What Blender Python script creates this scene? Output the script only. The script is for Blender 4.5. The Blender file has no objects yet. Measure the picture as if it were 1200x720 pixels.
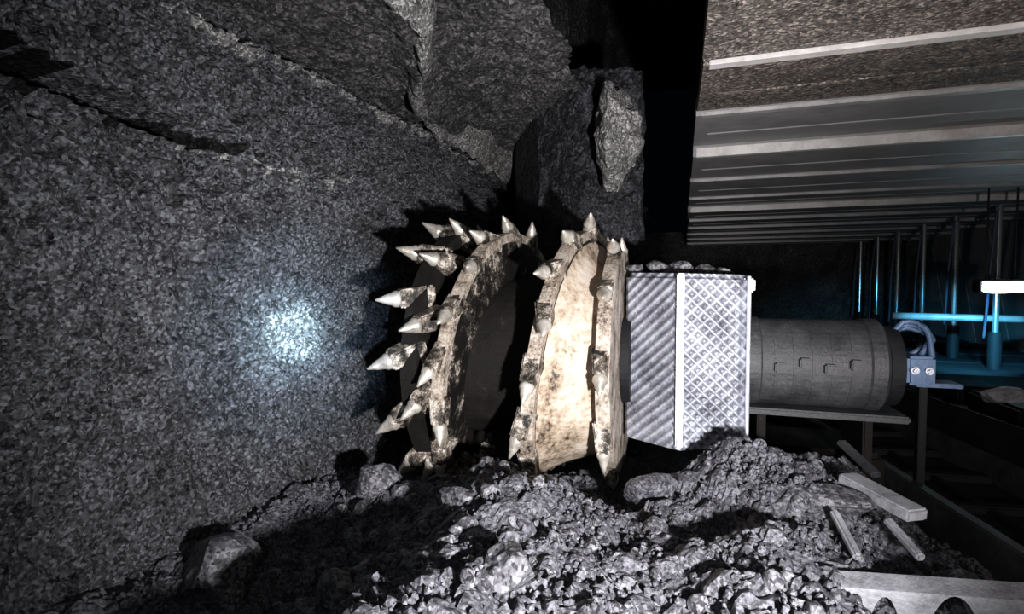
import bpy, bmesh, math, random
from mathutils import Vector, Matrix, noise
R = math.radians
random.seed(11)
scn = bpy.context.scene
C = scn.collection

# ------------------------------------------------------------------ camera
F, YAW, PIT, CZ = 620.0, R(17.9), R(-2.3), 1.5
cam = bpy.data.objects.new('camera', bpy.data.cameras.new('camera'))
C.objects.link(cam)
cam.location = (0, 0, CZ)
cam.rotation_euler = (R(90) + PIT, 0, YAW)
cam.data.sensor_width = 36.0
cam.data.lens = F * 36.0 / 1200.0
cam.data.clip_start = 0.02
scn.camera = cam
CM = cam.rotation_euler.to_matrix()

def at(px, py, Y):
    """world point on the plane y = Y that lies along the line of sight through a pixel"""
    d = CM @ Vector(((px - 600) / F, (360 - py) / F, -1))
    return Vector((0, 0, CZ)) + d * (Y / d.y)

# ------------------------------------------------------------------ materials
def mat(name):
    m = bpy.data.materials.new(name)
    m.use_nodes = True
    nt = m.node_tree
    return m, nt, nt.nodes['Principled BSDF']

def link(nt, a, b): nt.links.new(a, b)

def ramp(nt, fac, stops):
    r = nt.nodes.new('ShaderNodeValToRGB')
    el = r.color_ramp.elements
    while len(el) < len(stops): el.new(0.5)
    for e, (p, c) in zip(el, stops):
        e.position = p
        e.color = (*c, 1)
    link(nt, fac, r.inputs[0])
    return r.outputs[0]

def tex(nt, kind, scale, vec, **kw):
    n = nt.nodes.new('ShaderNodeTex' + kind)
    n.inputs['Scale'].default_value = scale
    for k, v in kw.items():
        if k in n.inputs: n.inputs[k].default_value = v
        else: setattr(n, k, v)
    link(nt, vec, n.inputs['Vector'])
    return n

def bump(nt, h, strength, dist, normal=None):
    b = nt.nodes.new('ShaderNodeBump')
    b.inputs['Strength'].default_value = strength
    b.inputs['Distance'].default_value = dist
    link(nt, h, b.inputs['Height'])
    if normal: link(nt, normal, b.inputs['Normal'])
    return b.outputs[0]

def coal(name, dark, light, scale=1.0, rough=(0.35, 0.75), bs=0.8, chip=0.03, spec=0.5, facet=0.9, hi=2.6):
    """broken coal: facets of slightly different grey and gloss, with a crumbly relief"""
    m, nt, p = mat(name)
    tc = nt.nodes.new('ShaderNodeTexCoord').outputs['Object']
    n1 = tex(nt, 'Noise', 3.0 * scale, tc, Detail=6.0, Roughness=0.65)
    v1 = tex(nt, 'Voronoi', 44 * scale, tc)
    v2 = tex(nt, 'Voronoi', 85 * scale, tc)
    n2 = tex(nt, 'Noise', 60 * scale, tc, Detail=4.0, Roughness=0.7)
    mx = nt.nodes.new('ShaderNodeMix'); mx.data_type = 'FLOAT'
    mx.inputs[0].default_value = 0.55
    link(nt, n1.outputs['Fac'], mx.inputs[2])
    sep = nt.nodes.new('ShaderNodeSeparateColor')
    link(nt, v2.outputs['Color'], sep.inputs[0])
    link(nt, sep.outputs[0], mx.inputs[3])
    link(nt, ramp(nt, mx.outputs[0], [(0.28, dark), (0.56, light), (0.66, tuple(c * 1.4 for c in light)), (0.75, tuple(min(1, c * hi) for c in light))]), p.inputs['Base Color'])
    sep2 = nt.nodes.new('ShaderNodeSeparateColor')
    link(nt, v1.outputs['Color'], sep2.inputs[0])
    mr = nt.nodes.new('ShaderNodeMapRange')
    mr.inputs[3].default_value, mr.inputs[4].default_value = rough
    link(nt, sep2.outputs[1], mr.inputs[0])
    link(nt, mr.outputs[0], p.inputs['Roughness'])
    p.inputs['Specular IOR Level'].default_value = spec
    # every chip of coal faces its own way
    geo = nt.nodes.new('ShaderNodeNewGeometry').outputs['Normal']
    sub = nt.nodes.new('ShaderNodeVectorMath'); sub.operation = 'SUBTRACT'; sub.inputs[1].default_value = (.5, .5, .5)
    link(nt, v1.outputs['Color'], sub.inputs[0])
    mad = nt.nodes.new('ShaderNodeVectorMath'); mad.operation = 'MULTIPLY_ADD'; mad.inputs[1].default_value = (facet, facet, facet)
    link(nt, sub.outputs[0], mad.inputs[0]); link(nt, geo, mad.inputs[2])
    nrm = nt.nodes.new('ShaderNodeVectorMath'); nrm.operation = 'NORMALIZE'; link(nt, mad.outputs[0], nrm.inputs[0])
    b1 = bump(nt, sep2.outputs[0], bs * .5, chip, nrm.outputs[0])
    b2 = bump(nt, n2.outputs['Fac'], bs * 0.8, chip * 0.6, b1)
    link(nt, b2, p.inputs['Normal'])
    return m

def steel(name, stops, rough=(0.35, 0.7), metal=0.4, scale=1.0, bs=0.25, speck=0.0, spec=0.5):
    """worn, dust-caked steel"""
    m, nt, p = mat(name)
    tc = nt.nodes.new('ShaderNodeTexCoord').outputs['Object']
    n1 = tex(nt, 'Noise', 5.0 * scale, tc, Detail=8.0, Roughness=0.68)
    n2 = tex(nt, 'Noise', 42.0 * scale, tc, Detail=5.0, Roughness=0.7)
    mx = nt.nodes.new('ShaderNodeMix'); mx.data_type = 'FLOAT'
    mx.inputs[0].default_value = 0.3 + speck
    link(nt, n1.outputs['Fac'], mx.inputs[2]); link(nt, n2.outputs['Fac'], mx.inputs[3])
    link(nt, ramp(nt, mx.outputs[0], stops), p.inputs['Base Color'])
    mr = nt.nodes.new('ShaderNodeMapRange')
    mr.inputs[1].default_value, mr.inputs[2].default_value = 0.3, 0.7
    mr.inputs[3].default_value, mr.inputs[4].default_value = rough
    link(nt, n1.outputs['Fac'], mr.inputs[0]); link(nt, mr.outputs[0], p.inputs['Roughness'])
    p.inputs['Metallic'].default_value = metal
    p.inputs['Specular IOR Level'].default_value = spec
    link(nt, bump(nt, n2.outputs['Fac'], bs, 0.012), p.inputs['Normal'])
    return m

ARMX = 0.0
def tread_plate():
    m, nt, p = mat('tread_plate')
    tc = nt.nodes.new('ShaderNodeTexCoord')
    s = nt.nodes.new('ShaderNodeSeparateXYZ'); link(nt, tc.outputs['Object'], s.inputs[0])
    def mth(op, a, b=None, v=None):
        n = nt.nodes.new('ShaderNodeMath'); n.operation = op
        link(nt, a, n.inputs[0])
        if b is not None: link(nt, b, n.inputs[1])
        if v is not None: n.inputs[1].default_value = v
        return n.outputs[0]
    u, w = s.outputs['X'], s.outputs['Z']
    P = 2 * math.pi / 0.066
    a = mth('SINE', mth('MULTIPLY', mth('ADD', u, w), v=P))
    b = mth('SINE', mth('MULTIPLY', mth('SUBTRACT', u, w), v=P))
    # one fold of the cover has slanting bars, the other a lozenge pattern
    cell = mth('GREATER_THAN', u, v=-0.05 + ARMX)
    inv = mth('MULTIPLY_ADD', cell, v=-1.0); inv.node.inputs[2].default_value = 1.0
    loz = mth('SUBTRACT', mth('MULTIPLY', mth('MAXIMUM', a, mth('MULTIPLY', b, v=0.55)), v=1.3), v=0.4)
    h = mth('ADD', mth('MULTIPLY', loz, cell), mth('MULTIPLY', b, inv))
    n = tex(nt, 'Noise', 6.0, tc.outputs['Object'], Detail=9.0, Roughness=0.7)
    n2 = tex(nt, 'Noise', 70.0, tc.outputs['Object'], Detail=3.0, Roughness=0.7)
    k = mth('MULTIPLY_ADD', h, v=0.085); k.node.inputs[2].default_value = 0.0
    f = mth('ADD', k, mth('ADD', mth('MULTIPLY', n.outputs['Fac'], v=0.75), mth('MULTIPLY', n2.outputs['Fac'], v=0.40)))
    link(nt, ramp(nt, f, [(0.36, (0.05, 0.05, 0.06)), (0.55, (0.26, 0.265, 0.315)), (0.68, (0.48, 0.50, 0.58)), (0.9, (0.80, 0.82, 0.92))]), p.inputs['Base Color'])
    p.inputs['Metallic'].default_value = 0.35
    p.inputs['Roughness'].default_value = 0.5
    hb = bump(nt, h, 0.9, 0.006)
    link(nt, bump(nt, n2.outputs['Fac'], 0.3, 0.01, hb), p.inputs['Normal'])
    return m

def plain(name, col, rough=0.5, metal=0.0, emit=None, power=0):
    m, nt, p = mat(name)
    p.inputs['Base Color'].default_value = (*col, 1)
    p.inputs['Roughness'].default_value = rough
    p.inputs['Metallic'].default_value = metal
    if emit:
        p.inputs['Emission Color'].default_value = (*emit, 1)
        p.inputs['Emission Strength'].default_value = power
    return m

M = {}
M['face'] = coal('coal_face', (0.014, 0.014, 0.016), (0.068, 0.070, 0.077), 1.0, (0.3, 0.8), 0.85, 0.03, .5, 1.25)
M['roof'] = coal('roof_rock', (0.014, 0.0135, 0.0138), (0.058, 0.055, 0.054), 0.8, (0.5, 0.9), 0.8, 0.03)
M['heap'] = coal('loose_coal', (0.026, 0.0255, 0.029), (0.088, 0.086, 0.099), 1.2, (0.35, 0.8), 0.5, 0.02, .5, .5, 1.7)
M['floor'] = coal('floor_slack', (0.02, 0.02, 0.022), (0.06, 0.06, 0.065), 1.0, (0.5, 0.9), 0.7, 0.02)
M['lump'] = coal('coal_lump', (0.035, 0.034, 0.038), (0.115, 0.113, 0.123), 0.9, (0.3, 0.7), 0.5, 0.02, .5, .6, 2.0)
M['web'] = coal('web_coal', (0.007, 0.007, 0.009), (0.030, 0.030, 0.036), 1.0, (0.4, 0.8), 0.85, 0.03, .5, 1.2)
M['crack_shade'] = coal('crack_shade_coal', (0.003, 0.003, 0.003), (0.008, 0.008, 0.008), 1.0, (0.7, 0.9), 0.7, 0.02, .1, .6)  # shade of the open crack, put into a near-black colour
M['lit_rock'] = coal('pale_lit_rock', (0.07, 0.068, 0.066), (0.20, 0.195, 0.19), 1.0, (0.5, 0.9), 0.8, 0.03)  # pale rock; on the wall and roof bands it stands in for lamplight
M['drum'] = steel('drum_steel', [(0.40, (0.012, 0.010, 0.009)), (0.46, (0.25, 0.20, 0.155)), (0.56, (0.58, 0.50, 0.42)), (0.75, (0.85, 0.78, 0.70))], (0.4, 0.65), 0.15, 1.6, 0.4, .1)
M['barrel'] = steel('barrel_paint', [(0.38, (0.05, 0.04, 0.032)), (0.44, (0.36, 0.27, 0.19)), (0.52, (0.62, 0.51, 0.40)), (0.7, (0.76, 0.71, 0.66))], (0.4, 0.65), 0.1, 1.0, 0.4, .0)
M['caked'] = steel('coal_caked_steel', [(0.3, (0.004, 0.0035, 0.003)), (0.6, (0.012, 0.010, 0.009)), (0.72, (0.08, 0.065, 0.05))], (0.6, 0.85), 0.0, 1.6, 0.5, spec=.2)
M['vane'] = steel('caked_vane', [(0.50, (0.006, 0.005, 0.0045)), (0.565, (0.06, 0.05, 0.04)), (0.60, (0.42, 0.36, 0.30)), (0.75, (0.6, 0.54, 0.47))], (0.5, 0.8), 0.0, 1.4, 0.5, .0, .25)
M['block'] = steel('block_steel', [(0.44, (0.01, 0.009, 0.008)), (0.52, (0.20, 0.165, 0.13)), (0.58, (0.70, 0.63, 0.55)), (0.8, (0.85, 0.8, 0.74))], (0.4, 0.65), 0.2, 3.0, 0.5)
M['pick'] = steel('pick_steel', [(0.3, (0.14, 0.12, 0.10)), (0.5, (0.60, 0.55, 0.48)), (0.7, (0.85, 0.82, 0.76))], (0.25, 0.5), 0.45, 1.5, 0.3)
M['carbide'] = plain('carbide_tip', (0.62, 0.60, 0.57), 0.3, 0.6)
M['tread'] = tread_plate()
M['edge'] = steel('worn_edge', [(0.3, (0.35, 0.36, 0.42)), (0.6, (0.75, 0.77, 0.86))], (0.3, 0.5), 0.4, 2.0, 0.2)
M['motor'] = steel('motor_casing', [(0.3, (0.018, 0.018, 0.021)), (0.55, (0.055, 0.055, 0.06)), (0.75, (0.12, 0.12, 0.125))], (0.4, 0.7), 0.15, 1.2, 0.4)
M['dark'] = steel('dark_steel', [(0.3, (0.004, 0.004, 0.005)), (0.7, (0.014, 0.014, 0.017))], (0.55, 0.8), 0.0, spec=.25)
M['canopy'] = steel('canopy_steel', [(0.3, (0.16, 0.155, 0.157)), (0.5, (0.25, 0.24, 0.243)), (0.72, (0.33, 0.32, 0.325))], (0.5, 0.7), 0.0, 0.7, 0.12)
M['rust'] = coal('caked_canopy', (0.035, 0.029, 0.026), (0.115, 0.098, 0.086), 1.1, (0.5, 0.8), 0.5, 0.02, .4, .6, 3.2)
M['lip'] = steel('canopy_lip', [(0.3, (0.20, 0.195, 0.19)), (0.6, (0.42, 0.41, 0.41))], (0.35, 0.55), 0.2, 1.0, 0.15)
M['bright_lip'] = steel('lit_lip', [(0.3, (0.38, 0.36, 0.35)), (0.6, (0.68, 0.66, 0.65))], (0.35, 0.55), 0.2, 1.0, 0.15)  # brighter copy of the lip steel, light on the lip put into colour
M['leg'] = plain('chromed_ram', (0.75, 0.78, 0.8), 0.22, 0.85)
M['hose'] = plain('hydraulic_hose', (0.06, 0.08, 0.13), 0.45)
M['blue'] = steel('blue_valve_paint', [(0.3, (0.05, 0.09, 0.18)), (0.7, (0.16, 0.25, 0.42))], (0.35, 0.6), 0.2)
M['plate'] = steel('scoured_plate', [(0.32, (0.12, 0.12, 0.13)), (0.5, (0.38, 0.38, 0.41)), (0.75, (0.62, 0.62, 0.66))], (0.4, 0.65), 0.25, 1.8, 0.5)
M['lampglass'] = plain('lamp_glass', (0.9, 0.95, 1), 0.3, 0, (0.72, 0.95, 1.0), 26)

# ------------------------------------------------------------------ object helpers
ORIG = {}
def finish(o, name):
    C.objects.link(o)
    return o

def root(name, loc, label, cat, group=None):
    o = bpy.data.objects.new(name, None)
    o.empty_display_size = 0.1
    o.location = loc
    C.objects.link(o)
    ORIG[o.name] = Vector(loc)
    return tag(o, label, cat, group)

def tag(o, label=None, cat=None, group=None, kind=None):
    if label: o['label'] = label
    if cat: o['category'] = cat
    if group: o['group'] = group
    if kind: o['kind'] = kind
    return o

def obj(name, bm, m, parent=None, smooth=False, origin=None):
    """bmesh in world coordinates -> one mesh object"""
    og = Vector(origin) if origin else Vector((0, 0, 0))
    if parent is not None: og = ORIG[parent.name]
    bmesh.ops.translate(bm, verts=bm.verts, vec=-og)
    bmesh.ops.recalc_face_normals(bm, faces=bm.faces)
    me = bpy.data.meshes.new(name)
    bm.to_mesh(me); bm.free()
    if smooth: me.polygons.foreach_set('use_smooth', [True] * len(me.polygons))
    me.materials.append(m)
    o = bpy.data.objects.new(name, me)
    C.objects.link(o)
    if parent is not None: o.parent = parent
    else: o.location = og
    ORIG[o.name] = og
    return o

def box(bm, lo, hi, bev=0.0, M4=None):
    vs = bmesh.ops.create_cube(bm, size=1)['verts']
    lo, hi = Vector(lo), Vector(hi)
    for v in vs:
        v.co = Vector(((v.co.x + .5) * (hi.x - lo.x) + lo.x, (v.co.y + .5) * (hi.y - lo.y) + lo.y, (v.co.z + .5) * (hi.z - lo.z) + lo.z))
    if bev:
        es = list({e for v in vs for e in v.link_edges})
        r = bmesh.ops.bevel(bm, geom=es, offset=bev, segments=2, affect='EDGES')
        vs = list({v for f in r['faces'] for v in f.verts} | {v for v in vs if v.is_valid})
    if M4 is not None:
        for v in vs: v.co = M4 @ v.co
    return vs

def frame_mat(o, z, x=None):
    z = Vector(z).normalized()
    x = Vector(x) if x is not None else (Vector((1, 0, 0)) if abs(z.x) < .9 else Vector((0, 1, 0)))
    y = z.cross(x).normalized(); x = y.cross(z)
    m = Matrix((x, y, z)).transposed().to_4x4()
    m.translation = o
    return m

def lathe(bm, prof, o, axis, seg=32):
    """prof: (radius, distance along axis)"""
    m = frame_mat(o, axis)
    rings = []
    for r, h in prof:
        rings.append([bm.verts.new(m @ Vector((r * math.cos(2 * math.pi * k / seg), r * math.sin(2 * math.pi * k / seg), h))) for k in range(seg)])
    for a, b in zip(rings, rings[1:]):
        for k in range(seg):
            bm.faces.new((a[k], a[(k + 1) % seg], b[(k + 1) % seg], b[k]))
    bm.faces.new(rings[0]); bm.faces.new(rings[-1])

def tube(bm, pts, r, seg=10):
    pts = [Vector(p) for p in pts]
    rings = []
    for i, p in enumerate(pts):
        d = (pts[min(i + 1, len(pts) - 1)] - pts[max(i - 1, 0)]).normalized()
        m = frame_mat(p, d)
        rings.append([bm.verts.new(m @ Vector((r * math.cos(2 * math.pi * k / seg), r * math.sin(2 * math.pi * k / seg), 0))) for k in range(seg)])
    for a, b in zip(rings, rings[1:]):
        for k in range(seg):
            bm.faces.new((a[k], a[(k + 1) % seg], b[(k + 1) % seg], b[k]))
    bm.faces.new(rings[0]); bm.faces.new(rings[-1])

def curve(pts, n=8):
    """Catmull-Rom through points"""
    pts = [Vector(p) for p in pts]
    q = [2 * pts[0] - pts[1]] + pts + [2 * pts[-1] - pts[-2]]
    out = []
    for i in range(1, len(q) - 2):
        for k in range(n):
            t = k / n
            a, b, c, d = q[i - 1:i + 3]
            out.append(0.5 * ((2 * b) + (c - a) * t + (2 * a - 5 * b + 4 * c - d) * t * t + (3 * b - a - 3 * c + d) * t ** 3))
    out.append(pts[-1])
    return out

def prism(bm, poly, z0, z1):
    a = [bm.verts.new((x, y, z0)) for x, y in poly]
    b = [bm.verts.new((x, y, z1)) for x, y in poly]
    n = len(poly)
    for k in range(n): bm.faces.new((a[k], a[(k + 1) % n], b[(k + 1) % n], b[k]))
    bm.faces.new(a[::-1]); bm.faces.new(b)

def grid(bm, nu, nv, fn):
    vs = [[bm.verts.new(fn(i, j)) for j in range(nv)] for i in range(nu)]
    for i in range(nu - 1):
        for j in range(nv - 1):
            bm.faces.new((vs[i][j], vs[i + 1][j], vs[i + 1][j + 1], vs[i][j + 1]))

def sm(a, b, x):
    t = max(0, min(1, (x - a) / (b - a))); return t * t * (3 - 2 * t)

def fr(x, y, z, s, o=5):
    return noise.fractal(Vector((x, y, z)) * s, 0.9, 2.1, o)

def cell(x, y, z, s):
    d, p = noise.voronoi(Vector((x, y, z)) * s)
    return noise.cell(p[0] * 7.31)

def rock_bm(seed, sub=2):
    """an angular lump of unit size"""
    rnd = random.Random(seed)
    bm = bmesh.new()
    bmesh.ops.create_icosphere(bm, subdivisions=sub, radius=1)
    planes = []
    for _ in range(11):
        d = Vector((rnd.gauss(0, 1), rnd.gauss(0, 1), rnd.gauss(0, 1))).normalized()
        planes.append((d, rnd.uniform(.55, .85)))
    off = Vector((rnd.random() * 50, rnd.random() * 50, 0))
    for v in bm.verts:
        for d, h in planes:
            k = v.co.dot(d) - h
            if k > 0: v.co -= d * k
        v.co += v.co.normalized() * 0.10 * noise.noise(v.co * 2.3 + off)
        if sub > 2: v.co += v.co.normalized() * 0.05 * noise.noise(v.co * 7 + off)
    return bm

# ------------------------------------------------------------------ setting
def ysteps(y0, y1, d0, grow):
    out, y = [], y0
    while y < y1:
        out.append(y); y += max(d0, d0 * grow * y)
    return out + [y1]

ys = ysteps(0.5, 15.0, 0.017, 0.36)
NZ = 170
def profile(t):
    """coal face section: scooped lower face, a recessed crack, upper face leaning back to the roof"""
    pts = [(-0.1, -2.20), (0.3, -2.22), (0.9, -2.29), (1.5, -2.30), (2.0, -2.24), (2.20, -2.21), (2.23, -2.42), (2.34, -2.44), (2.36, -2.26), (2.7, -2.36), (2.86, -2.42), (2.96, -2.38), (3.06, -2.62), (3.25, -2.78), (3.5, -2.95)]
    z = -0.1 + 3.6 * t
    for (z0, x0), (z1, x1) in zip(pts, pts[1:]):
        if z <= z1 + 1e-6:
            k = (z - z0) / (z1 - z0)
            return x0 + (x1 - x0) * k, z
    return pts[-1][1], z
def wall_pt(i, j):
    y = ys[i]
    wob = 0.16 * noise.noise(Vector((y * 0.7, 3.1, 0)))
    x, z = profile(j / (NZ - 1))
    if 2.19 < z < 2.37:      # the crack is open only near the camera end
        k = 1 - sm(1.75, 2.15, y)
        x = -2.23 + (x + 2.23) * k * 3.0
    zz = z
    w2 = max(0, min(1, (z - 1.6) / 0.5))
    z = z + wob * w2
    d = 0.10 * fr(x, y, zz, 0.9, 3) + 0.042 * fr(x, y, zz, 5.0, 5) + 0.030 * cell(x, y, zz, 11) + 0.018 * cell(x, y, zz, 23) + 0.016 * fr(x, y, zz, 24, 2)
    d *= 0.7 + 0.6 * w2
    if y < 3.6: d += 0.0
    return Vector((x + d, y, z))
bm = bmesh.new(); grid(bm, len(ys), NZ, wall_pt)
wl = obj('wall_left', bm, M['face'])
wl.data.materials.append(M['crack_shade']); wl.data.materials.append(M['lit_rock'])
for f in wl.data.polygons:
    c = f.center
    q = c.z - 0.16 * noise.noise(Vector((c.y * 0.7, 3.1, 0)))
    n1 = fr(c.x, c.y, c.z, 6, 3)
    if abs(q - 2.285 + .06 * n1) < .075 * (1 - sm(1.8, 2.4, c.y)) + .04 * n1 * (1 - sm(2.2, 2.6, c.y)): f.material_index = 1  # blackness inside the crack painted onto these faces
    elif abs(q - 2.97 + .07 * n1) < .05 and n1 > -.35 and c.y > 2.0: f.material_index = 2  # pale faces paint the light caught by the upper ridge
    elif abs(q - 2.19 + .05 * n1) < .05 and n1 > 0.0 and 1.9 < c.y < 3.2: f.material_index = 2  # second lit streak, painted pale
tag(wl, 'rough black coal face on the left with a pale lamp spot', 'coal face', kind='structure')

# mine roof with a ridge along the face side and a tall cavity next to the canopy tips
RIDGE = [(-1.50, 1.6), (-1.52, 2.7), (-1.75, 3.3), (-2.12, 4.1), (-2.22, 5.2), (-2.25, 7.0), (-2.3, 14.0)]
def ridge_x(y):
    for (x0, y0), (x1, y1) in zip(RIDGE, RIDGE[1:]):
        if y <= y1:
            k = max(0, (y - y0) / (y1 - y0))
            return x0 + (x1 - x0) * k
    return RIDGE[-1][0]
NXR = 130
def roof_pt(i, j):
    y = ys2[i]
    x = -3.0 + 5.1 * j / (NXR - 1)
    z = 3.16
    z += 0.09 * fr(x, y, 7, 1.1, 3) + 0.05 * fr(x, y, 2, 4.5, 5) + 0.02 * cell(x, y, 0.3, 9)
    r = x - ridge_x(y) - 0.05 * noise.noise(Vector((y * 3, 0.5, 0)))
    z -= 0.13 * math.exp(-(r / 0.09) ** 2)
    if r < 0: z -= 0.0
    k = max(0.0, min(1.0, (x + 0.78 + 0.12 * noise.noise(Vector((y * 1.3, 9, 0)))) / 0.28))
    z += 3.6 * k * k * (3 - 2 * k)
    x -= 1.0 * min(1, 2.2 * k)
    return Vector((x, y, z))
ys2 = ysteps(0.4, 15.0, 0.026, 0.36)
bm = bmesh.new(); grid(bm, len(ys2), NXR, roof_pt)
tag(obj('ceiling', bm, M['roof']), 'broken rock roof above the drum beside the dark cavity', 'mine roof', kind='structure')

# roof ridge along the cut; its pale colour stands in for lamplight
bm = bmesh.new()
path = curve([(x, y, 0) for x, y in RIDGE], 36)
def band(i, j):
    p = path[i]
    ax = (j / 8 - .5) * 2
    wd = .085 + .03 * max(0, p.y - 3.5) + .04 * noise.noise(Vector((p.y * 1.7, 2.2, 0)))
    x = p.x + .10 * noise.noise(Vector((p.y * 2.0, .5, 0))) + ax * wd
    z = 3.13 - (.15 + .035 * max(0, p.y - 3.5)) * math.sqrt(max(0, 1 - ax * ax)) + .05 * abs(ax) + .07 * fr(x, p.y, 5, 5, 4)
    return Vector((x, p.y, z))
grid(bm, len(path), 9, band)
tag(obj('trim_1', bm, M['lit_rock']), 'pale lit ridge curving along the mine roof', 'rock band', kind='structure')

# far end of the working
bm = bmesh.new()
grid(bm, 60, 30, lambda i, j: Vector((-2 + 10 * i / 59, 16.6 + .25 * fr(-2 + 10 * i / 59, 0, .11 * j, 1.2, 4), -.1 + 3.2 * j / 29)))
tag(obj('wall_far', bm, M['roof']), 'dim blue-lit end of the working beyond the supports', 'mine wall', kind='structure')

# uncut coal standing behind the drum
def back_pt(i, j):
    s = i / 79; z = -0.1 + 3.5 * j / 99
    path = [(-2.7, 9.0), (-1.9, 6.0), (-1.35, 5.0), (-0.85, 4.6), (-0.42, 4.75), (-0.36, 5.0), (-1.0, 9.0)]
    k = s * (len(path) - 1); a = min(int(k), len(path) - 2); k -= a
    x = path[a][0] + (path[a + 1][0] - path[a][0]) * k
    y = path[a][1] + (path[a + 1][1] - path[a][1]) * k
    d = 0.12 * fr(x, y, z, 1.6, 4) + 0.04 * fr(x, y, z, 7, 4) + 0.05 * cell(x, y, z, 5)
    y += -d; x += 0.5 * d
    return Vector((x, y, z))
bm = bmesh.new(); grid(bm, 80, 100, back_pt)
tag(obj('wall_back', bm, M['web']), 'uncut coal standing behind the cutting drum', 'coal face', kind='structure')

def floor_pt(i, j):
    y = yf[i]; x = -2.6 + 10.2 * j / 119
    return Vector((x, y, 0.0 + 0.05 * fr(x, y, 1, 2.2, 4) + 0.03 * cell(x, y, 0, 6)))
yf = ysteps(0.3, 17.0, 0.06, 0.3)
bm = bmesh.new(); grid(bm, len(yf), 120, floor_pt)
tag(obj('floor', bm, M['floor']), 'black mine floor covered with slack coal', 'floor', kind='structure')

# ------------------------------------------------------------------ heap of cut coal
def g(x, y, cx, cy, sx, sy): return math.exp(-((x - cx) / sx) ** 2 - ((y - cy) / sy) ** 2)
def heap_z(x, y):
    base = 0.27 - 0.13 * sm(-2.2, -1.7, x) + 0.46 * sm(-1.55, -0.72, x) - 0.42 * sm(0.2, 1.45, x)
    base -= 0.12 * sm(-0.75, -0.1, x) * (1 - sm(0.0, 0.35, x))
    far = 1 - 0.75 * sm(2.75, 3.4, y)
    z = base * far
    z -= 0.42 * g(x, y, -0.46, 2.80, 0.40, 0.26)
    z += 0.17 * g(x, y, 0.13, 2.86, 0.26, 0.25)
    z += 0.16 * g(x, y, 0.55, 2.75, 0.30, 0.28) + 0.36 * g(x, y, 0.78, 3.22, 0.42, 0.22)
    z += 0.26 * g(x, y, -1.45, 2.62, 0.38, 0.26)
    z += 0.05 * g(x, y, -0.60, 2.15, 0.30, 0.30)
    z -= 0.16 * g(x, y, 0.85, 1.72, 0.22, 0.25)
    z -= 0.16 * g(x, y, 0.22, 2.35, 0.20, 0.12)
    z += 0.075 * fr(x, y, 4, 1.8, 4) + 0.035 * fr(x, y, 8, 7, 3)
    return z
bm = bmesh.new()
HX, HY = 190, 150
grid(bm, HX, HY, lambda i, j: Vector((-2.35 + 3.95 * i / (HX - 1), 0.75 + 2.95 * j / (HY - 1),
     (lambda x, y: heap_z(x, y) + 0.03 * cell(x, y, 0, 13) + 0.012 * fr(x, y, 0, 30, 2))(-2.35 + 3.95 * i / (HX - 1), 0.75 + 2.95 * j / (HY - 1)))))
rnd = random.Random(5)
protos = []
for s in range(10):
    rb = rock_bm(900 + s, 1)
    rb.verts.ensure_lookup_table()
    protos.append(([v.co.copy() for v in rb.verts], [[v.index for v in f.verts] for f in rb.faces]))
    rb.free()
import mathutils
for _ in range(15000):
    x = rnd.uniform(-2.15, 1.35); y = rnd.uniform(1.1, 3.3)
    s = 0.006 + 0.018 * rnd.random() ** 3
    vs, fs = protos[rnd.randrange(10)]
    mt = mathutils.Euler((rnd.random() * 6.3, rnd.random() * 6.3, rnd.random() * 6.3)).to_matrix()
    sc = Vector((s * rnd.uniform(.8, 1.4), s * rnd.uniform(.7, 1.1), s * rnd.uniform(.6, 1)))
    o = Vector((x, y, heap_z(x, y) + s * 0.6))
    nv = [bm.verts.new(mt @ Vector((v.x * sc.x, v.y * sc.y, v.z * sc.z)) + o) for v in vs]
    for f in fs: bm.faces.new([nv[k] for k in f])
tag(obj('coal_heap', bm, M['heap'], origin=(0, 2, 0)), 'heap of loose cut coal spread below the drum and the machine', 'coal heap', kind='stuff')

def lump(x, y, s, seed, label, group=None, squash=(1, 1, 1), z=None, sink=0.35, m='lump', name='coal_lump', sub=3):
    bm = rock_bm(seed, sub)
    r2 = random.Random(seed)
    mt = mathutils.Euler((r2.random() * 6, r2.random() * 6, r2.random() * 6)).to_matrix()
    for v in bm.verts:
        c = mt @ v.co
        v.co = Vector((c.x * squash[0], c.y * squash[1], c.z * squash[2])) * s
    zz = (heap_z(x, y) if z is None else z)
    lo = min(v.co.z for v in bm.verts)
    base = Vector((x, y, zz - sink * s))
    bmesh.ops.translate(bm, verts=bm.verts, vec=base - Vector((0, 0, lo)))
    o = obj(name, bm, M[m], origin=(x, y, zz))
    return tag(o, label, 'coal lump', group)

lump(-1.86, 1.72, 0.17, 21, 'large grey coal lump lying against the foot of the coal face, left of the heap', squash=(1.2, 1, 1.0))
lump(-1.20, 1.63, 0.085, 22, 'angular coal lump with lit top on the shadowed left slope of heap')
lump(-1.33, 1.95, 0.07, 23, 'dull coal lump higher up the shadowed left slope of heap')
lump(-0.52, 1.55, 0.10, 24, 'bright broken coal lump at the bottom middle of the heap', squash=(1.1, 1, 1))
lump(-0.92, 2.12, 0.10, 25, 'coal lump on the ridge of the heap in front of drum', squash=(1.3, 1, .8))
lump(-1.62, 2.55, 0.13, 26, 'coal lump where heap meets coal face below the left picks', squash=(1.3, 1, .8))
lump(-0.12, 2.72, 0.14, 27, 'dark coal lump in the hollow below the tread plate arm', squash=(1.2, 1, .9), m='heap')
lump(0.62, 2.52, 0.10, 28, 'coal lump on the right shoulder of heap below the motor', squash=(1.5, 1, .6))
lump(0.80, 3.05, 0.11, 29, 'flat coal slab on the heap under the motor', squash=(1.6, 1, .45))
lump(1.02, 2.42, 0.08, 30, 'coal lump lying just below the tilted steel bar', squash=(1.2, 1, .8))
p = at(1176, 462, 6.2)
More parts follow.
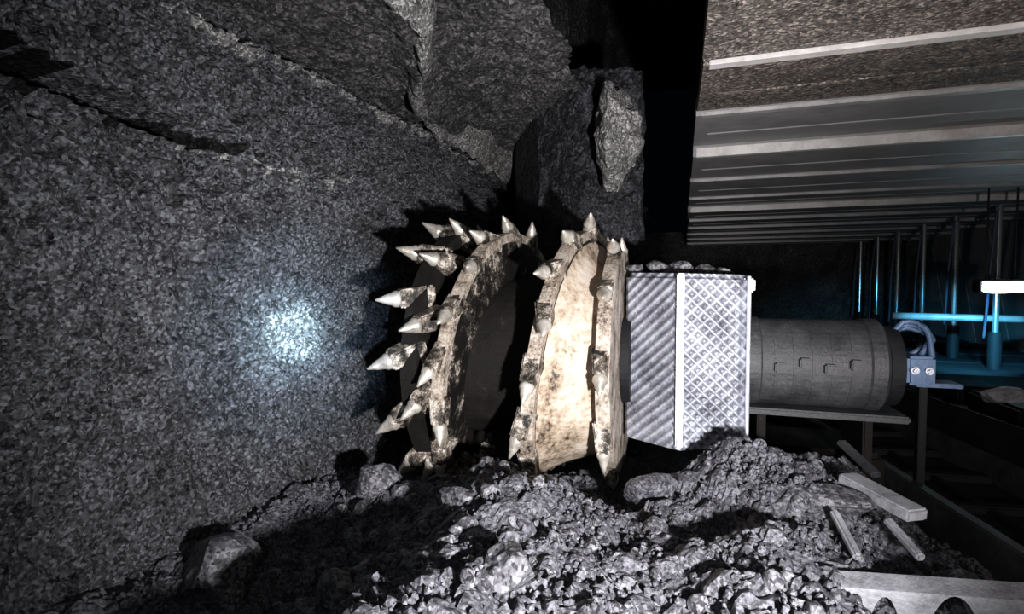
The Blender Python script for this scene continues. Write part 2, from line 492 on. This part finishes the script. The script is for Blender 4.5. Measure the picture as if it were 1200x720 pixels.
lump(p.x, p.y, 0.13, 31, 'pale rock lying on dark floor at far right below the lamp', squash=(1.7, 1, .8), z=p.z - .1, sink=0, m='plate')
for k in range(70):
    x = rnd.uniform(-1.9, -0.75); y = rnd.uniform(1.35, 2.5)
    lump(x, y, rnd.uniform(.025, .055), 100 + k, 'small coal lump lying on the dark left slope of heap', 'small lumps on left slope', sink=.45, sub=2)
for k in range(70):
    x = rnd.uniform(-0.7, 1.0); y = rnd.uniform(1.4, 2.75)
    lump(x, y, rnd.uniform(.018, .04), 200 + k, 'small coal lump lying on the lit right slope of heap', 'small lumps on right slope', sink=.45, sub=2)

# slab jutting out beside the roof cavity
a = at(722, 155, 4.3)
bm = rock_bm(43, 4)
for v in bm.verts:
    c = v.co + v.co.normalized() * (.28 * noise.noise(v.co * 1.9 + Vector((3, 0, 0))) + .10 * noise.noise(v.co * 6))
    v.co = Vector((c.x * (0.27 - .05 * c.z) - .04 * c.z, c.y * 0.42, c.z * 0.40))
bmesh.ops.translate(bm, verts=bm.verts, vec=a + Vector((0, .12, 0)))
tag(obj('rock_slab', bm, M['lit_rock'], origin=a), 'pale rock slab jutting below the black roof cavity left of canopies', 'rock')

# ------------------------------------------------------------------ the shearer
DC = Vector((-1.12, 3.42, 1.03))       # drum centre; its axis runs along x
sh = root('coal_shearer', (0.0, 3.6, 0.0), 'coal shearer with picked spiral cutting drum, tread plate arm and motor', 'mining machine')
RB, RV = 0.52, 0.80
XL, XR = -1.44, -0.40
bm = bmesh.new()
lathe(bm, [(0.3, XL + .02), (RB - .02, XL + .02), (RB, XL + .04), (RB, XR - .02), (RB - .02, XR), (0.32, XR), (0.30, XR - .05)], Vector((0, DC.y, DC.z)), (1, 0, 0), 64)
drum = obj('cutting_drum', bm, M['caked'], sh, smooth=False)
drum['label'] = 'cutting drum with coal-blackened barrel'

def radial(th):   # th = 0 faces the camera (-y), 90 deg is straight up
    return Vector((0, -math.cos(th), math.sin(th)))
def tang(th):     # direction of travel: downwards on the camera side
    return Vector((0, -math.sin(th), -math.cos(th)))

def disc(bm, x0, x1, r0, r1, seg=72):
    ring = []
    for x, r in ((x0, r0), (x0, r1), (x1, r1), (x1, r0)):
        ring.append([bm.verts.new(Vector((x, DC.y, DC.z)) + radial(2 * math.pi * k / seg) * r) for k in range(seg)])
    for q in range(4):
        A, B = ring[q], ring[(q + 1) % 4]
        for k in range(seg): bm.faces.new((A[k], A[(k + 1) % seg], B[(k + 1) % seg], B[k]))
bm = bmesh.new(); disc(bm, XL - .05, XL + .05, 0.30, 0.83); obj('face_ring', bm, M['caked'], drum)
bm = bmesh.new(); disc(bm, XR - .03, XR + .045, 0.25, 0.69); obj('end_flange', bm, M['drum'], drum)

LEAD, THK = 0.66, 0.075
def vane_x(th, x0): return x0 + LEAD * th / (2 * math.pi)       # higher = further right
def holder(th, x, r, d, xa, sz=1.0):
    """pick block with its conical pick; d = pick direction, xa = axial tilt of the block"""
    base = Vector((x, DC.y, DC.z)) + radial(th) * r
    d = d.normalized()
    bm = bmesh.new()
    m = frame_mat(base, d, (1, 0, 0) if abs(d.x) < .75 else radial(th))
    vs = box(bm, (-.050 * sz, -.058 * sz, -.10 * sz), (.050 * sz, .062 * sz, .075 * sz), .012)
    for v in bm.verts:
        if v.co.z > .02: v.co.x *= .72; v.co.y *= .72
        v.co = m @ v.co
    obj('pick_holder', bm, M['block'], drum)
    bm = bmesh.new()
    lathe(bm, [(.034 * sz, .06 * sz), (.040 * sz, .075 * sz), (.040 * sz, .09 * sz), (.030 * sz, .105 * sz), (.024 * sz, .13 * sz), (.015 * sz, .15 * sz), (.004, .18 * sz)], base, d, 14)
    obj('pick', bm, M['pick'], drum, smooth=True)

# two spiral vanes, each about once round the barrel
for x0, a0, a1, wide in ((-1.265, -130, 215, 0), (-0.745, -215, 150, 1)):
    ths = [R(a) for a in range(a0, a1 + 1, 5)]
    ths = [t for t in ths if XL + .05 < vane_x(t, x0) < XR - .06]
    bm = bmesh.new()
    secs = []
    for t in ths:
        x = vane_x(t, x0); o = Vector((0, DC.y, DC.z)); rd = radial(t)
        rv = RV + .012 * math.sin(t * 9)
        secs.append([bm.verts.new(o + rd * r + Vector((x + dx, 0, 0))) for dx, r in ((-THK / 2 - .015, RB - .03), (-THK / 2, rv), (THK / 2, rv), (THK / 2 + .015, RB - .03))])
    for A, B in zip(secs, secs[1:]):
        for k in range(4): bm.faces.new((A[k], A[(k + 1) % 4], B[(k + 1) % 4], B[k]))
    bm.faces.new(secs[0]); bm.faces.new(secs[-1])
    obj('spiral_vane', bm, M['vane'], drum)
    bm = bmesh.new(); secs = []
    for t in ths:
        x = vane_x(t, x0); o = Vector((0, DC.y, DC.z)); rd = radial(t)
        secs.append([bm.verts.new(o + rd * r + Vector((x + dx, 0, 0))) for dx, r in ((-.030, RV - .02), (-.030, RV + .022), (.041, RV + .022), (.041, RV - .035))])
    for A, B in zip(secs, secs[1:]):
        for k in range(4): bm.faces.new((A[k], A[(k + 1) % 4], B[(k + 1) % 4], B[k]))
    bm.faces.new(secs[0]); bm.faces.new(secs[-1])
    ws = obj('wear_strip', bm, M['drum'], drum); ws['label'] = 'scoured bright rim of the vane'
    if wide:
        # broad loading flank from the vane edge down to the flange
        bm = bmesh.new(); secs = []
        for t in ths:
            x = vane_x(t, x0) + THK / 2; o = Vector((0, DC.y, DC.z)); rd = radial(t)
            xe = XR - .03
            row = []
            for k in range(9):
                f = k / 8
                r = (RV - .05) + (0.60 - RV + .05) * f - .03 * math.sin(math.pi * f)
                row.append(bm.verts.new(o + rd * (r + .012 * noise.noise(Vector((t * 3, f * 3, 1)))) + Vector((x + (xe - x) * f, 0, 0))))
            row.append(bm.verts.new(o + rd * (RB - .02) + Vector((xe, 0, 0))))
            row.append(bm.verts.new(o + rd * (RB - .02) + Vector((x, 0, 0))))
            secs.append(row)
        n = len(secs[0])
        for A, B in zip(secs, secs[1:]):
            for k in range(n): bm.faces.new((A[k], A[(k + 1) % n], B[(k + 1) % n], B[k]))
        bm.faces.new(secs[0]); bm.faces.new(secs[-1])
        fl = obj('loading_flank', bm, M['barrel'], drum); fl['label'] = 'broad tan flank'
    t = ths[0] + R(6)
    k = 0
    while t < ths[-1] - R(3):
        ax = (-.30, -.05, .18)[k % 3]
        holder(t, vane_x(t, x0) + .02 * ((k % 3) - 1), RV + .01, radial(t) * .62 + tang(t) * .72 + Vector((ax, 0, 0)), ax)
        t += R(21); k += 1
# face-side ring: two rows of picks slanting towards the coal face
for k in range(15):
    t = R(6 + k * 24)
    holder(t, XL - .04, .80, radial(t) * .62 + tang(t) * .42 + Vector((-.80, 0, 0)), -.8, 1.2)
for k in range(12):
    t = R(20 + k * 30)
    holder(t, XL + .08, .79, radial(t) * .75 + tang(t) * .5 + Vector((-.45, 0, 0)), -.4, 1.1)
for k in range(10):
    t = R(-32 + k * 36)
    holder(t, XR + .0, .68, radial(t) * .62 + tang(t) * .72 + Vector((.05, 0, 0)), .1, 1.0)

# ranging arm: folded tread-plate cover with a ridge between two panels
zt, zb = 1.58, 0.56
poly = [(-0.335, 3.36), (-0.32, 3.32), (-0.03, 3.14), (0.0, 3.135), (0.30, 3.20), (0.345, 3.235), (0.372, 3.30), (0.38, 3.40), (0.38, 3.85), (-0.335, 3.85)]
bm = bmesh.new()
prism(bm, poly, zb, zt)
for v in bm.verts:
    if v.co.z > 1: v.co.z += -0.03 * (v.co.x + .3)
    else: v.co.z += 0.10 * max(0, v.co.x)
bmesh.ops.bevel(bm, geom=[e for e in bm.edges if abs(e.verts[0].co.z - e.verts[1].co.z) < .2 and e.verts[0].co.z > 1], offset=.03, segments=3, affect='EDGES')
arm = obj('ranging_arm', bm, M['tread'], sh)
arm['label'] = 'grey tread plate arm cover'
bm = bmesh.new()
box(bm, (-.032, 3.098, zb + .02), (.008, 3.15, zt - .01), .008); obj('ridge_bar', bm, M['edge'], arm)
bm = bmesh.new()
tube(bm, [(0.352, 3.225, .62), (0.352, 3.225, zt - .03)], .012); obj('corner_bead', bm, M['edge'], arm)
bm = bmesh.new()
lathe(bm, [(.20, -.42), (.24, -.42), (.24, -.36), (.28, -.36), (.28, -.30)], Vector((0, DC.y + .02, DC.z)), (1, 0, 0), 40)
obj('drive_hub', bm, M['dark'], arm)
a = at(872, 335, 3.3)
bm = bmesh.new(); box(bm, (a.x - .055, 3.26, a.z - .035), (a.x + .055, 3.36, a.z + .04), .01)
lb = obj('lamp_housing', bm, M['edge'], sh); lb['label'] = 'small white box on the arm top'
bm = bmesh.new(); box(bm, (a.x - .02, 3.28, zt - .05), (a.x + .02, 3.34, a.z - .03), .004); obj('bracket', bm, M['dark'], lb)
# crushed coal caught on top of the arm is on its own below
# motor
MC = Vector((0, 3.72, 1.02))
bm = bmesh.new()
lathe(bm, [(.20, .36), (.285, .37), (.285, .45), (.272, .46), (.272, 1.02), (.283, 1.03), (.283, 1.10), (.26, 1.12), (.2, 1.13)], MC, (1, 0, 0), 48)
mo = obj('motor_housing', bm, M['motor'], sh); mo['label'] = 'dusty dark grey cylindrical motor'
for x in (.52, .62, .72, .82, .92):
    bm = bmesh.new()
    lathe(bm, [(.265, x), (.275, x + .004), (.275, x + .016), (.265, x + .02)], MC, (1, 0, 0), 40)
    obj('cooling_rib', bm, M['motor'], mo)
for k in range(4):
    bm = bmesh.new(); x = .55 + .13 * k
    box(bm, (x - .03, MC.y - .315, MC.z - .03 + .03 * (k % 2)), (x + .03, MC.y - .25, MC.z + .03 + .03 * (k % 2)), .008); obj('bolt_boss', bm, M['motor'], mo)
bm = bmesh.new(); lathe(bm, [(.17, 1.12), (.24, 1.13), (.24, 1.20), (.16, 1.21)], MC, (1, 0, 0), 36)
obj('end_cap', bm, M['dark'], mo)
bm = bmesh.new(); box(bm, (.37, 3.46, .725), (1.22, 4.0, .765), .01); tr = obj('motor_cradle', bm, M['motor'], sh)
for x in (.44, 1.0):
    bm = bmesh.new(); box(bm, (x, 3.50, .18), (x + .05, 3.95, .73), .01); obj('cradle_leg', bm, M['caked'], tr)
bm = bmesh.new(); box(bm, (.34, 3.9, .10), (1.25, 4.5, .42), .04); obj('machine_body', bm, M['caked'], sh)
# blue valve gear on the far end of the motor
a = at(1070, 425, 3.75)
bm = bmesh.new(); box(bm, (a.x - .07, 3.62, a.z - .12), (a.x + .07, 3.85, a.z + .05), .015)
vb = obj('valve_block', bm, M['blue'], sh); vb['label'] = 'blue valve block with hoses'
bm = bmesh.new(); box(bm, (a.x - .02, 3.64, a.z - .13), (a.x + .21, 3.80, a.z - .105), .005); obj('valve_bracket', bm, M['blue'], vb)
bm = bmesh.new(); box(bm, (a.x + .02, 3.7, .2), (a.x + .06, 3.76, a.z - .12), .004); obj('valve_post', bm, M['dark'], vb)
for k in range(3):
    bm = bmesh.new()
    tube(bm, curve([(1.17, 3.66 + .04 * k, 1.20), (1.24 + .02 * k, 3.64 + .04 * k, 1.29 - .02 * k), (a.x + .03 + .03 * k, 3.66 + .04 * k, 1.24 - .03 * k), (a.x + .04 - .04 * k + .03, 3.68 + .05 * k, a.z + .04)]), .016)
    obj('hydraulic_hose', bm, M['blue'], vb, smooth=True)
for x in (-.04, .03):
    bm = bmesh.new(); lathe(bm, [(.022, 0), (.022, .03), (.014, .03), (.014, .05)], Vector((a.x + x, 3.63, a.z - .03)), (0, -1, 0), 10); obj('valve_knob', bm, M['edge'], vb)

for k, (px, py, s) in enumerate(((742, 322, .05), (770, 317, .06), (800, 312, .07), (828, 318, .06), (850, 326, .045), (785, 308, .05))):
    q = at(px, py, 3.30)
    lump(q.x, 3.42, s, 300 + k, 'dusty coal lump resting along the top of tread plate arm', 'lumps on top of the arm', squash=(1.3, 1, .8), z=zt - 0.03 * (q.x + .3), sink=.12, sub=2)

# ------------------------------------------------------------------ roof supports
PITCH = 1.30
H = [0.97, 1.04, 1.195, 1.205, 1.215, 1.21, 1.20, 1.20, 1.19, 1.18, 1.17, 1.16, 1.15]
LIP = [0.03, 0.024, 0.028, 0.10, 0.035, 0.03, 0.10, .05, .05, .05, .05, .05, .05]
XT, XE = 0.075, 5.9
labels = ['nearest roof support, its rough caked canopy filling the top right corner',
          'second roof support from the camera, brown dusty canopy behind a thin bright lip',
          'third roof support from the camera, smooth grey canopy with thin bright lip',
          'fourth roof support from the camera, grey canopy with broad pale lip',
          'fifth roof support from the camera, grey canopy with faint lip',
          'sixth roof support from the camera, dim grey canopy before the brightest distant lip',
          'roof support with a bright distant canopy lip and a leg beside the shining lamp',
          'roof support with the first bright leg to the left of the shining lamp',
          'roof support with the second bright leg to the left of the shining lamp',
          'roof support with the third bright leg to the left of the shining lamp',
          'roof support with the fourth bright leg to the left of the shining lamp',
          'roof support with the last bright leg, farthest from the shining lamp',
          'hindmost roof support at the dark end of the row']
for i in range(13):
    y0 = 1.40 + PITCH * i; y1 = y0 + PITCH - .02
    z0 = CZ + H[i]
    z1 = CZ + (H[i + 1] + LIP[i + 1] if i < 12 else H[i] + .02)
    yc = (y0 + y1) / 2
    s = root('roof_support', (4.4, yc, 0), labels[i], 'roof support', 'row of roof supports')
    m = M['rust'] if i < 2 else M['canopy']
    bm = bmesh.new()
    nx = 24
    xs = [XT + .03 * noise.noise(Vector((i * 3.1, 0, 0))) + (XE - XT) * k / nx for k in range(nx + 1)]
    top = []
    for x in xs:
        tip = 0.10 + .12 * sm(XT, XT + 1.2, x)
        top.append([bm.verts.new(c) for c in ((x, y0, z0 + LIP[i] * 0), (x, y1, z1), (x, y1, z1 + tip), (x, y0, z0 + tip + .03))])
    for A, B in zip(top, top[1:]):
        for k in range(4): bm.faces.new((A[k], A[(k + 1) % 4], B[(k + 1) % 4], B[k]))
    bm.faces.new(top[0]); bm.faces.new(top[-1])
    can = obj('canopy', bm, m, s)
    bm = bmesh.new()
    box(bm, (XT + .03, y0 - .012, z0 - .004), (XE - .05, y0 + .05, z0 + max(.018, LIP[i] * .8)), .003)
    obj('lip_bar', bm, M['rust'] if i == 0 else (M['bright_lip'] if i in (1, 3, 6) else M['lip']), can)
    # stiffening seams across the underside
    for f in (.55,):
        bm = bmesh.new(); yy = y0 + PITCH * f; zz = z0 + (z1 - z0) * f
        box(bm, (XT + .1, yy - .02, zz - .008), (XE - .1, yy + .02, zz + .02), .003); obj('seam_strip', bm, m, can)
    # pair of rams, base and caving shield
    for x in ((4.5, 6.0) if i < 6 else (4.5,)):
        bm = bmesh.new()
        lathe(bm, [(.04, .60), (.04, z0 + .02)], Vector((x, yc, 0)), (0, 0, 1), 20)
        lg = obj('leg', bm, M['leg'], s, smooth=False)
        bm = bmesh.new(); lathe(bm, [(.085, .22), (.085, .78), (.07, .80), (.04, .80)], Vector((x, yc, 0)), (0, 0, 1), 20)
        obj('leg_cylinder', bm, M['dark'], lg)
    bm = bmesh.new(); box(bm, (3.3, y0 + .1, -.02), (6.2, y1 - .1, .24), .03); obj('base', bm, M['dark'], s)
    bm = bmesh.new()
    prism(bm, [(6.25, y0 + .01), (6.35, y0 + .01), (6.35, y1 - .01), (6.25, y1 - .01)], .2, z0 + .1)
    for v in bm.verts:
        if v.co.z > 1: v.co.x -= .45
    obj('caving_shield', bm, M['canopy'], s)
    bm = bmesh.new()
    tube(bm, curve([(4.38, yc - .2, z0 - .1), (4.3, yc - .25, 1.7), (4.34, yc - .1, 1.1), (4.36, yc, .7)]), .018, 8); obj('hose', bm, M['hose'], s, smooth=True)
    if 5 <= i <= 11:
        bm = bmesh.new(); tube(bm, [(3.2, yc + .1, 1.02), (4.4, yc + .1, 1.0), (6.1, yc + .1, .98)], .055, 12)
        if i == 6: obj('glow_streak', bm, M['lip'], s, smooth=True)  # made-up pipe standing in for the streak of blue glow
        else: bm.free()

# ------------------------------------------------------------------ lamp among the supports
a = at(1175, 336, 8.3)
lr = root('work_lamp', (a.x, a.y, a.z), 'shining white lamp hanging among the far roof supports', 'lamp')
bm = bmesh.new(); box(bm, (-.26 + a.x, a.y - .02, a.z - .085), (.26 + a.x, a.y + .16, a.z + .095), .02); obj('lamp_body', bm, M['dark'], lr)
bm = bmesh.new(); box(bm, (-.22 + a.x, a.y - .045, a.z - .065), (.22 + a.x, a.y - .015, a.z + .065), .01); obj('lamp_glass', bm, M['lampglass'], lr)
for dx in (-.15, .15):
    bm = bmesh.new(); tube(bm, [(a.x + dx, a.y + .06, a.z + .08), (a.x + dx, a.y + .06, CZ + 1.26)], .012, 8); obj('hanger_rod', bm, M['dark'], lr)

# ------------------------------------------------------------------ conveyor and steelwork bottom right
cv = root('face_conveyor', (1.8, 4, 0), 'dark steel face conveyor running back along floor on the right', 'conveyor')
def along(p, q, w, z0, z1, bev=.01):
    bm = bmesh.new(); p, q = Vector(p), Vector(q); d = (q - p); L = d.length
    box(bm, (-w / 2, 0, z0), (w / 2, L, z1), bev)
    mm = frame_mat(Vector((p.x, p.y, 0)), (0, 0, 1), Vector((d.y, -d.x, 0)) / L)
    bmesh.ops.transform(bm, matrix=mm, verts=bm.verts)
    return bm
A0, A1 = Vector((1.95, 2.2, 0)), Vector((1.05, 8.5, 0))
dr = (A1 - A0).normalized(); sd = Vector((dr.y, -dr.x, 0))
obj('deck_plate', along(A0, A1, .75, .12, .16), M['dark'], cv)
for o in (-.4, .4):
    obj('side_rail', along(A0 + sd * o, A1 + sd * o, .07, .05, .33), M['motor'], cv)
for k in range(10):
    q = A0 + dr * (.5 + .55 * k)
    obj('flight_bar', along(q - sd * .36, q + sd * .36, .08, .16, .21), M['dark'], cv)
obj('chain', along(A0, A1, .05, .16, .20), M['dark'], cv)
obj('spill_plate', along(A0 + sd * .52, A1 + sd * .52, .03, .05, .55), M['dark'], cv)

def bar(name, p, q, w, t, m, label, cat):
    bm = bmesh.new(); p, q = Vector(p), Vector(q)
    mm = frame_mat((p + q) / 2, q - p, (0, 0, 1))
    L = (q - p).length
    box(bm, (-t / 2, -w / 2, -L / 2), (t / 2, w / 2, L / 2), .008, None)
    bmesh.ops.transform(bm, matrix=mm, verts=bm.verts)
    return tag(obj(name, bm, M[m], origin=p), label, cat)
bar('steel_bar', at(992, 560, 2.75), at(1076, 605, 2.45), .10, .05, 'plate', 'tilted pale steel bar lying across heap right of the motor', 'steel bar')
bar('steel_strap', at(985, 518, 3.2), at(1028, 558, 2.95), .05, .03, 'motor', 'narrow dull steel strap leaning behind the pale bar', 'steel strap')
bar('steel_rod', at(977, 600, 2.35), at(1006, 655, 2.1), .03, .03, 'plate', 'short thin steel rod on the heap above the bottom plate', 'steel rod')
bar('steel_hook_bar', at(1040, 610, 2.35), at(1080, 655, 2.15), .03, .03, 'plate', 'thin steel rod lying below the pale tilted bar', 'steel rod')

# scalloped plate along the bottom right edge
pl = at(985, 683, 1.95); pr = at(1215, 692, 1.95)
bm = bmesh.new()
n = 40
def notch(t):
    d = 0.0
    for c, w, h in ((.24, .10, .95), (.60, .15, 1.0)):
        if abs(t - c) < w: d = max(d, h * math.sqrt(1 - ((t - c) / w) ** 2))
    return d
secs = []
for k in range(n + 1):
    t = k / n
    p = pl.lerp(pr, t)
    zt_ = p.z + .01 - .02 * t; zb_ = p.z - .24 + .215 * notch(t)
    secs.append([bm.verts.new((p.x, p.y + dy, z)) for dy, z in ((-.01, zb_), (-.01, zt_ - .02), (.06, zt_), (.06, zb_))])
for A, B in zip(secs, secs[1:]):
    for k in range(4): bm.faces.new((A[k], A[(k + 1) % 4], B[(k + 1) % 4], B[k]))
bm.faces.new(secs[0]); bm.faces.new(secs[-1])
tag(obj('scalloped_plate', bm, M['plate'], origin=pl), 'pale steel plate with two rounded cutouts at the bottom right', 'steel plate')

# ------------------------------------------------------------------ light
def spot(name, loc, tgt, energy, col, size, blend, radius):
    l = bpy.data.lights.new(name, 'SPOT')
    l.energy = energy; l.color = col; l.spot_size = R(size); l.spot_blend = blend; l.shadow_soft_size = radius
    o = bpy.data.objects.new(name, l); C.objects.link(o)
    o.location = loc
    o.rotation_euler = (Vector(tgt) - Vector(loc)).to_track_quat('-Z', 'Y').to_euler()
    return o
def point(name, loc, energy, col, radius):
    l = bpy.data.lights.new(name, 'POINT'); l.energy = energy; l.color = col; l.shadow_soft_size = radius
    o = bpy.data.objects.new(name, l); C.objects.link(o); o.location = loc
    return o
spot('machine_floodlight', (0.62, 0.30, 1.08), (-0.95, 2.9, 1.40), 760, (0.985, 0.97, 0.985), 100, .9, .05)
spot('canopy_fill', (1.3, 0.0, 1.0), (1.9, 4.8, 2.9), 330, (1.0, 0.935, 0.90), 84, .9, .06)  # added unseen spot that brightens the canopies
point('camera_fill', (-0.1, -0.35, 1.75), 13, (0.86, 0.92, 1.0), .05)  # added weak fill near the camera, lifts the deepest blacks
hs = at(350, 392, 2.42)
spot('cap_lamp_beam', (0.25, 0.1, 1.45), hs, 6500, (0.66, 0.92, 1.0), 7.0, 1.0, .012)
spot('cap_lamp_spill', (0.25, 0.1, 1.45), hs, 1500, (0.58, 0.86, 1.0), 13.0, 1.0, .02)
spot('cap_lamp_halo', (0.25, 0.1, 1.45), hs, 620, (0.55, 0.75, 1.0), 25, 1.0, .02)
spot('far_lamp', at(1175, 342, 8.15), (5.0, 16.0, -1.9), 1000, (0.10, 0.60, 1.0), 60, .6, .06)

w = bpy.data.worlds.new('mine_dark'); scn.world = w; w.use_nodes = True
bg = w.node_tree.nodes['Background']
bg.inputs[0].default_value = (0.10, 0.22, 0.34, 1); bg.inputs[1].default_value = 0.003

vs = scn.view_settings
vs.view_transform = 'Standard'; vs.look = 'None'; vs.gamma = 1.0; vs.use_curve_mapping = False
vs.exposure = 0.0
